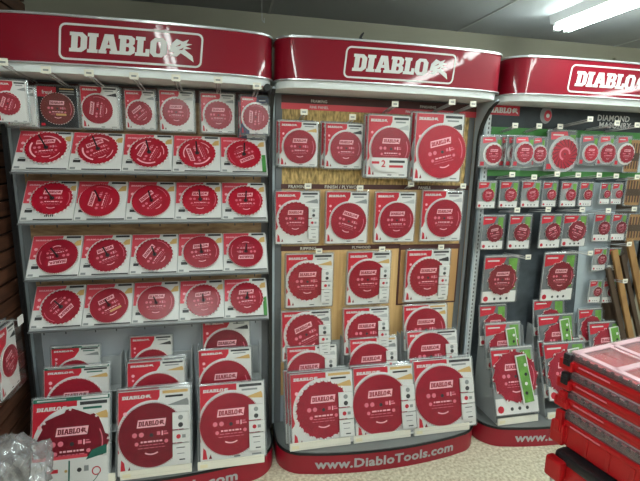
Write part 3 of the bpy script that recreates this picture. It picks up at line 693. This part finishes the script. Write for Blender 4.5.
pack((375.5, 191.5, 416.5, 242), -.04, 'red', (396, 220, 17), 'pack with fine-toothed blade, third of the middle bay second row', g2, teeth=70)
pack((422.5, 190, 464, 241), -.04, 'red', (443, 218, 17.5), 'pack with white-edged blade and thin line arc, last of the middle bay second row', g2, teeth=50)
pack((285.5, 253, 334, 307), -.04, 'red', (307, 281, 20), 'pack above the left-hand stand, first of the middle bay third row', g2, teeth=24, icons=True)
pack((347.5, 251, 391.5, 304), -.04, 'red', (367, 279, 19), 'pack above the centre stand, middle of the middle bay third row', g2, teeth=40, icons=True)
pack((406.5, 249, 451, 301), -.035, 'red', (427, 277, 18.5), 'pack mounted in a brown frame, right end of the middle bay third row', g2, teeth=36, icons=True)

# ---- bay 3
g3 = 'diamond blade packs hanging in the right bay'
def gp(px, Y, b, label, style='diamond', **k): return pack(px, Y, style, b, label, g3, teeth=k.pop('teeth', 14), bstyle='bare' if k.pop('bare', 0) else 'plate', **k)
gp((480.5, 136, 502, 167), -.06, (492.5, 154, 8.5), 'small grey pack with round red blade, first of the right bay top row', 'round')
t = gp((514, 136, 534, 167), -.11, (523.5, 153, 8.5), 'front pack of the fanned stack, right bay top row', 'round',
       behind=[('second pack in the fanned stack, right bay top row', -.028, .025, 0), ('third pack in the fanned stack, right bay top row', -.054, .05, 0), ('rearmost pack in the fanned stack, right bay top row', -.08, .075, .002)])
gp((532, 137, 545, 166), -.06, (538.5, 154, 7), 'narrow green-edged pack behind the right side of the fanned stack', 'round')
gp((548, 130, 576.5, 171), -.06, (563, 154, 13), 'largest pack of the right bay top row with wave-edged blade', 'round', teeth=18, bm='blade_bright', bare=1)
gp((581, 135, 598, 165), -.08, (589.5, 153, 7), 'pack with white backing right of the wave-edged pack', 'round', bm='blade_bright')
gp((599, 135.5, 614, 165), -.08, (606.3, 153.5, 8), 'pack second from right in the right bay top row', 'round')
gp((616.5, 136, 632, 166), -.08, (625, 154, 7.5), 'pack at the right end of the right bay top row', 'round')
rowB = [((478.5, 181, 496.5, 208), 'first'), ((500.5, 181, 519, 207.5), 'second'), ((522.5, 181, 541, 207), 'third'), ((543.5, 181.5, 557.5, 206.5), 'fourth'), ((562, 182, 577.5, 206.5), 'fifth'), ((580.5, 182, 593.5, 206), 'sixth'), ((601, 183, 611, 204), 'seventh'), ((612.5, 183, 623, 204), 'eighth')]
for (a, b, c, d), nm in rowB:
    gp((a, b, c, d), -.07, ((a+c)/2-.5, b+(d-b)*.52, (c-a)*.34), 'small diamond blade pack, %s in the second row of the right bay' % nm, rot=random.uniform(-.4, .4))
rowC = [((483, 215, 505, 249), 'first'), ((510, 214.5, 532, 248.5), 'second'), ((541.5, 214, 562.5, 247.5), 'third'), ((564, 214, 588, 246), 'fourth'), ((595, 213.5, 611, 241), 'fifth'), ((613, 213.5, 627, 240), 'sixth')]
for (a, b, c, d), nm in rowC:
    gp((a, b, c, d), -.07, ((a+c)/2-.5, b+(d-b)*.52, (c-a)*.38), 'medium diamond blade pack, %s in the third row of the right bay' % nm, rot=random.uniform(-.4, .4), bm='blade_deep')
gp((485, 255, 520, 302), -.06, (501, 279, 14.5), 'large clear pack with dark red blade on slate, right bay left side', teeth=12, bm='blade_deep')
gp((545, 252, 577, 300), -.06, (559, 276, 13.5), 'large clear pack with white foot above the centre of the right bay', teeth=12, bm='blade_deep')
for (a, b, c, d), nm in (((594, 248, 607, 270), 'left of the upper pair on the light grey panel'), ((609, 248, 621, 270), 'right of the upper pair on the light grey panel'), ((590, 280, 602, 302), 'left of the lower pair on the light grey panel'), ((604, 280, 616, 302), 'right of the lower pair on the light grey panel')):
    gp((a, b, c, d), -.06, ((a+c)/2, b+(d-b)*.5, (c-a)*.36), 'tiny diamond blade pack, '+nm, bm='blade_deep')
for (a, b, c, d), nm in (((627, 140, 641, 172), 'top'), ((627, 178, 642, 205), 'middle'), ((629, 214, 644, 240), 'lowest')):
    t = pack((a, b, c, d), -.08, 'brownbox', None, 'brown and black hanging pack at the right edge of the photo, %s of three' % nm, 'brown packs at the right edge')
    t['category'] = 'hanging pack'; t.name = 'hanging_pack'
# bay 3 tiers
def gstrip(t, w, h, bc, br):
    g = MB(); T = Matrix.Translation((w*.2, 0, h*.52)) @ Matrix.Rotation(math.radians(6), 4, 'Y').inverted()
    g.bevbox(-w*.14, w*.14, -.026, -.018, -h*.38, h*.36, 'white', .004, T); g.bevbox(-w*.11, w*.11, -.028, -.025, -h*.36, h*.34, 'lime', .003, T)
    for k in range(4): g.disc(w*.2+.003*k, h*(.3+.14*k), w*.035, -.0288, 'white' if k % 2 else 'black')
    g.build('green_strip', t)
g4 = 'diamond blade packs on the right bay stands'
def t3(px, tier, b, label, **k):
    Yt = (-.155, -.085, -.045)[tier]; ln = (math.radians(19), math.radians(14), math.radians(9))[tier]
    return pack(px, Yt, 'diamond', b, label, g4, lean=ln, teeth=12, bm='blade_red', **k)
t3((489, 346, 532, 415), 0, (514, 376, 24), 'large pack with green strip at the front left of the right bay', extra=gstrip)
t3((484, 322, 520, 368), 1, (503, 349, 16), 'middle-tier pack behind the large green strip pack', extra=gstrip)
t3((479, 304, 506, 345), 2, (494, 326, 12), 'back-tier pack in the left stand of the right bay')
t3((542, 341, 584, 400), 0, (566, 373, 20), 'front pack beside the red tool cases, partly hidden by them', extra=gstrip, behind=[('copy behind the pack next to the red tool cases', -.012, .03, .004)])
t3((537, 314, 573, 352), 1, (557, 340, 15), 'middle-tier pack behind the one beside the tool cases', extra=gstrip)
t3((533, 299, 564, 335), 2, (549, 322, 12), 'back-tier pack in the centre stand of the right bay')
t3((588, 321, 622, 365), 1, (606, 346, 15), 'middle-tier pack just above the top tool case', extra=gstrip)
t3((578, 308, 602, 342), 2, (590, 328, 11), 'back-tier pack at the right of the right bay, beside leaning boards')
for Xa, wa, lb in ((2.68, .27, 'stepped acrylic stand at the left of the right bay'), (3.02, .26, 'stepped acrylic stand in the middle of the right bay'), (3.32, .24, 'stepped acrylic stand behind the top tool case')):
    stand(Xa, wa, lb)

# leaning boards at the right edge
for i, (a, b, wd, mm, nm) in enumerate((((608, 268), (626, 352), .035, 'board_dark', 'dark narrow board leaning at the far right, leftmost of the four'), ((614, 250), (633, 350), .04, 'board_wood', 'light brown board leaning second from the left'),
                                       ((622, 255), (641, 345), .03, 'board_dark', 'dark board leaning third from the left'), ((629, 240), (650, 345), .045, 'board_wood', 'brown board leaning rightmost, cut by the photo edge'))):
    A, B = at(*a, -.09-.0*i), at(*b, -.13); d = (A-B); u = d.normalized(); B = B-u*((B.z-.13)/u.z); d = A-B; L = d.length
    zt = d.normalized(); xt = Vector((0, 1, 0)).cross(zt).normalized(); yt = zt.cross(xt)
    T = Matrix((xt, yt, zt)).transposed().to_4x4()
    mb = MB(); mb.bevbox(-wd/2, wd/2, -.009, .009, 0, L, mm, .002, T); o = mb.build('wooden_board', None, loc=B); tag(o, nm, 'board', 'boards leaning at the right')

# ---- pack hanging on the left wall and its hook
A = atX(14, 322, .03); 
def wall_pack():
    p = [atX(x, y, .03) for x, y in ((-8, 330), (12, 320), (13, 388), (-8, 405))]
    w = abs(p[1].y-p[0].y); h = (p[1].z-p[2].z); cx = (p[0].y+p[1].y)/2
    t = pack_at(Vector((.03, cx, p[2].z)), w, h, 0, math.radians(90), 'red', (0, h*.48), w*.42, 60, 'blade_red', .3, 'plate', False, 'clear-wrapped blade pack hanging on the dark wooden left wall', 'packs on the left wall', depth=.035)
    c = copy_tree(t); c.location.x -= .03; c.location.z += .004; tag(c, 'copy behind the wrapped blade pack on the dark wooden left wall', None, None)
    return t
tw = wall_pack()
Pk = atX(21, 320, .16)
t = empty('wall_hook', (-.03, Pk.y, Pk.z), 'wire wall hook with white price tag on the slatted left wall', 'hook')
g = MB(); g.tube((0, 0, 0), (.19, 0, .0), .0025, 'rim', 6); g.box(0, .004, -.015, .015, -.03, .015, 'rim'); g.build('hook_wire', t)
g = MB(); g.bevbox(.186, .190, -.022, .022, -.018, .018, 'white', .0008); g.build('price_tag', t)

# small odds and ends above the headers
for px, py, tl, lb in ((366, 37, .5, 'small dark folded card lying on top of the middle header, left one'), (391, 38.5, -.4, 'small dark folded card lying on top of the middle header, right one')):
    P = at(px, py, -.12); mb = MB(); T = Matrix.Rotation(tl, 4, 'Y')
    mb.bevbox(-.04, .04, -.02, .02, -.003, .003, 'dark', .001, T); mb.bevbox(-.04, -.034, -.02, .02, 0, .03, 'black', .001, T)
    tag(mb.build('folded_card', None, loc=(P.x, -.12, 2.224+.018)), lb, 'card')
P = at(262, 20, .1); mb = MB(); mb.tube((0, 0, 0), (0, 0, CEIL-P.z), .0015, 'card_grey', 6); mb.tube((0, 0, 0), (.012, 0, -.012), .0018, 'card_grey', 6); mb.tube((.012, 0, -.012), (.012, 0, .01), .0018, 'card_grey', 6)
tag(mb.build('ceiling_wire', None, loc=P), 'thin wire hook hanging from the ceiling above the left header', 'wire')

# ------------------------------------------------------------------ plastic bag, lower left
bc_ = CAM+ray(8, 482)/FPX*1.45
bm = bmesh.new(); bmesh.ops.create_icosphere(bm, subdivisions=5, radius=1)
from mathutils import noise
for v in bm.verts:
    p = v.co.copy(); n1 = noise.noise(p*1.7+Vector((3, 1, 7))); n2 = abs(noise.noise(p*3.5+Vector((9, 2, 1)))); n3 = abs(noise.noise(p*8)); 
    k = 1+.35*n1-.28*n2-.05*n3
    v.co = Vector((p.x*.14, p.y*.14, p.z*.17))*k
    fold = abs(noise.noise(Vector((p.x*2.2+p.z*2, p.y*2.2, p.z*.8))))
    v.co.x *= 1-.35*fold; v.co.y *= 1-.35*fold
    if p.z > .3: v.co.x += (p.z-.3)*.05-max(0, p.z-.6)*.05
    if p.z < -.2: v.co.z = v.co.z-(-.2-p.z)/.8*(bc_.z-.14)
me = bpy.data.meshes.new('plastic_bag'); bm.to_mesh(me); bm.free(); me.materials.append(M['bag_film'])
me.polygons.foreach_set('use_smooth', [True]*len(me.polygons)); 
bag = bpy.data.objects.new('plastic_bag', me); COL.objects.link(bag); bag.location = bc_; tag(bag, 'crumpled clear plastic bag at the lower left corner', 'bag')

# ------------------------------------------------------------------ red tool cases, right foreground
C0 = CAM+ray(568, 350)/FPX*1.4; C1 = CAM+ray(560, 452)/FPX*1.4
ztop = C0.z; zbot = C1.z
ang = math.radians(10)
LX, LY = .50, .42
H = ztop-zbot; hs = H*.2
def case(z0, h, label, tall=False):
    t = empty('tool_case', (C0.x-.003, C0.y, z0), label, 'tool case', 'stacked red tool cases', ang)
    mb = MB(); b = h*(.56 if not tall else .70)
    # body tray with lower flange and ribs; local: x to the right, -y toward the camera
    mb.bevbox(0, LX, -LY, 0, .004, b, 'case_red', .008); mb.bevbox(-.006, LX+.006, -LY-.006, .006, b-.014, b+.002, 'case_red', .004)
    for k in range(6 if tall else 0): mb.bevbox(-.004, .002, -.03-k*.07-.012, -.03-k*.07, .012, b-.016, 'case_red', .002)
    mb.build('body', t)
    mb = MB(); 
    for x0, x1, y0, y1 in ((.002, .005, -LY+.004, -.004), (LX-.005, LX-.002, -LY+.004, -.004), (.002, LX-.002, -LY+.002, -LY+.005), (.002, LX-.002, -.005, -.002)): mb.box(x0, x1, y0, y1, b+.001, h-.01, 'smoke')
    mb.build('clear_lid', t)
    mb = MB(); mb.box(-.002, LX+.002, -LY-.002, .002, h-.008, h-.004, 'case_lid'); zt = h+.001
    for x in (.008, LX*.36, LX*.66, LX-.028): mb.bevbox(x, x+.022, -LY+.01, -.01, h-.004, zt, 'lid_rib', .002)
    for y in (-.012, -LY*.33, -LY*.62, -LY+.03): mb.bevbox(.012, LX-.012, y-.020, y, h-.004, zt, 'lid_rib', .002)
    for x in (.16, .31, .44): mb.bevbox(x, x+.01, -LY+.02, -.02, h-.004, zt-.001, 'lid_rib', .002)
    for k in range(16): mb.bevbox(-.004, .004, -LY+.02+k*.025-.003, -LY+.02+k*.025+.006, h-.018, h-.004, 'smoke', .0015)
    mb.build('lid_frame', t)
    # bins seen through the lid
    mb = MB(); nx, ny = 4, 3
    for i in range(nx):
        for j in range(ny):
            x0 = .02+i*(LX-.04)/nx; y0 = -LY+.02+j*(LY-.04)/ny; mb.bevbox(x0+.004, x0+(LX-.04)/nx-.004, y0+.004, y0+(LY-.04)/ny-.004, b-.01, h-.02, 'bin_red', .004)
    mb.build('bin_tray', t)
    # corner block and black latch
    mb = MB(); mb.bevbox(-.016, .03, -.036, .012, .004, h*.60, 'case_red', .006); mb.build('corner_block', t); mb = MB(); mb.bevbox(-.014, .03, -LY-.01, -LY+.034, .004, h*.60, 'case_red', .006); mb.build('corner_block', t)
    lm = 'case_red' if tall or label.startswith('third') else 'case_dark'
    mb = MB(); mb.bevbox(-.020, -.004, -.028, -.004, h*.35, h*.95, lm, .003); mb.bevbox(-.024, -.018, -.024, -.008, h*.40, h*.70, lm, .002); mb.build('latch', t, False)
    # name strip
    mb = MB(); mb.bevbox(-.0075, -.006, -.15, -.05, b-.010, b-.005, 'print_soft', .0006); mb.build('name_strip', t)
    return t
z = zbot
case(z, H-3*hs, 'bottom red tool case of the stack, twice as deep as the others', True); z += H-3*hs
for lb in ('third red tool case from the top of the stack', 'second red tool case from the top, below the ribbed lid', 'topmost red tool case with clear ribbed lid showing bins'):
    case(z, hs, lb); z += hs
# black topped box with red corners beneath
C2 = CAM+ray(546, 455)/FPX*1.42; z2_ = zbot-.002
t = empty('tool_box', (C0.x-.055, C0.y-.035, 0), 'black-topped tool box on grey legs with red corner under the case stack', 'tool box', None, ang)
mb = MB(); mb.bevbox(.03, LX+.07, -LY-.03, -.03, z2_-.16, z2_-.03, 'case_red', .012); mb.build('body', t)
mb = MB(); mb.bevbox(.022, LX+.09, -LY-.05, -.004, z2_-.035, z2_, 'case_dark', .012); mb.build('top_cover', t)
for x, y in ((0, 0), (0, -LY-.06), (LX+.1, 0), (LX+.1, -LY-.06)):
    sx = 1 if x == 0 else -1; sy = -1 if y == 0 else 1
    mb = MB(); x1, x2 = sorted((x-.004*sx, x+.028*sx)); y1, y2 = sorted((y-.006*sy, y+.05*sy)); mb.bevbox(x1, x2, y1, y2, z2_-.09, z2_-.02, 'case_red', .008); mb.build('corner_block', t)
    mb = MB(); mb.tube((x+.014*sx, y+.02*sy, 0), (x+.014*sx, y+.02*sy, z2_-.085), .010, 'rim', 12); lg = mb.build('leg', t, False); tag(lg, 'grey metal leg')

# ------------------------------------------------------------------ ambient and exposure
w = bpy.data.worlds.new('w'); bpy.context.scene.world = w; w.use_nodes = True
w.node_tree.nodes['Background'].inputs[0].default_value = (.80, .86, .86, 1); w.node_tree.nodes['Background'].inputs[1].default_value = .27
sc = bpy.context.scene
sc.view_settings.view_transform = 'Standard'; sc.view_settings.look = 'None'; sc.view_settings.gamma = 1; sc.view_settings.use_curve_mapping = False
sc.view_settings.exposure = .87
from collections import Counter
for k, n in Counter(LABELS).items():
    if n > 1: print('DUP LABEL', n, k)
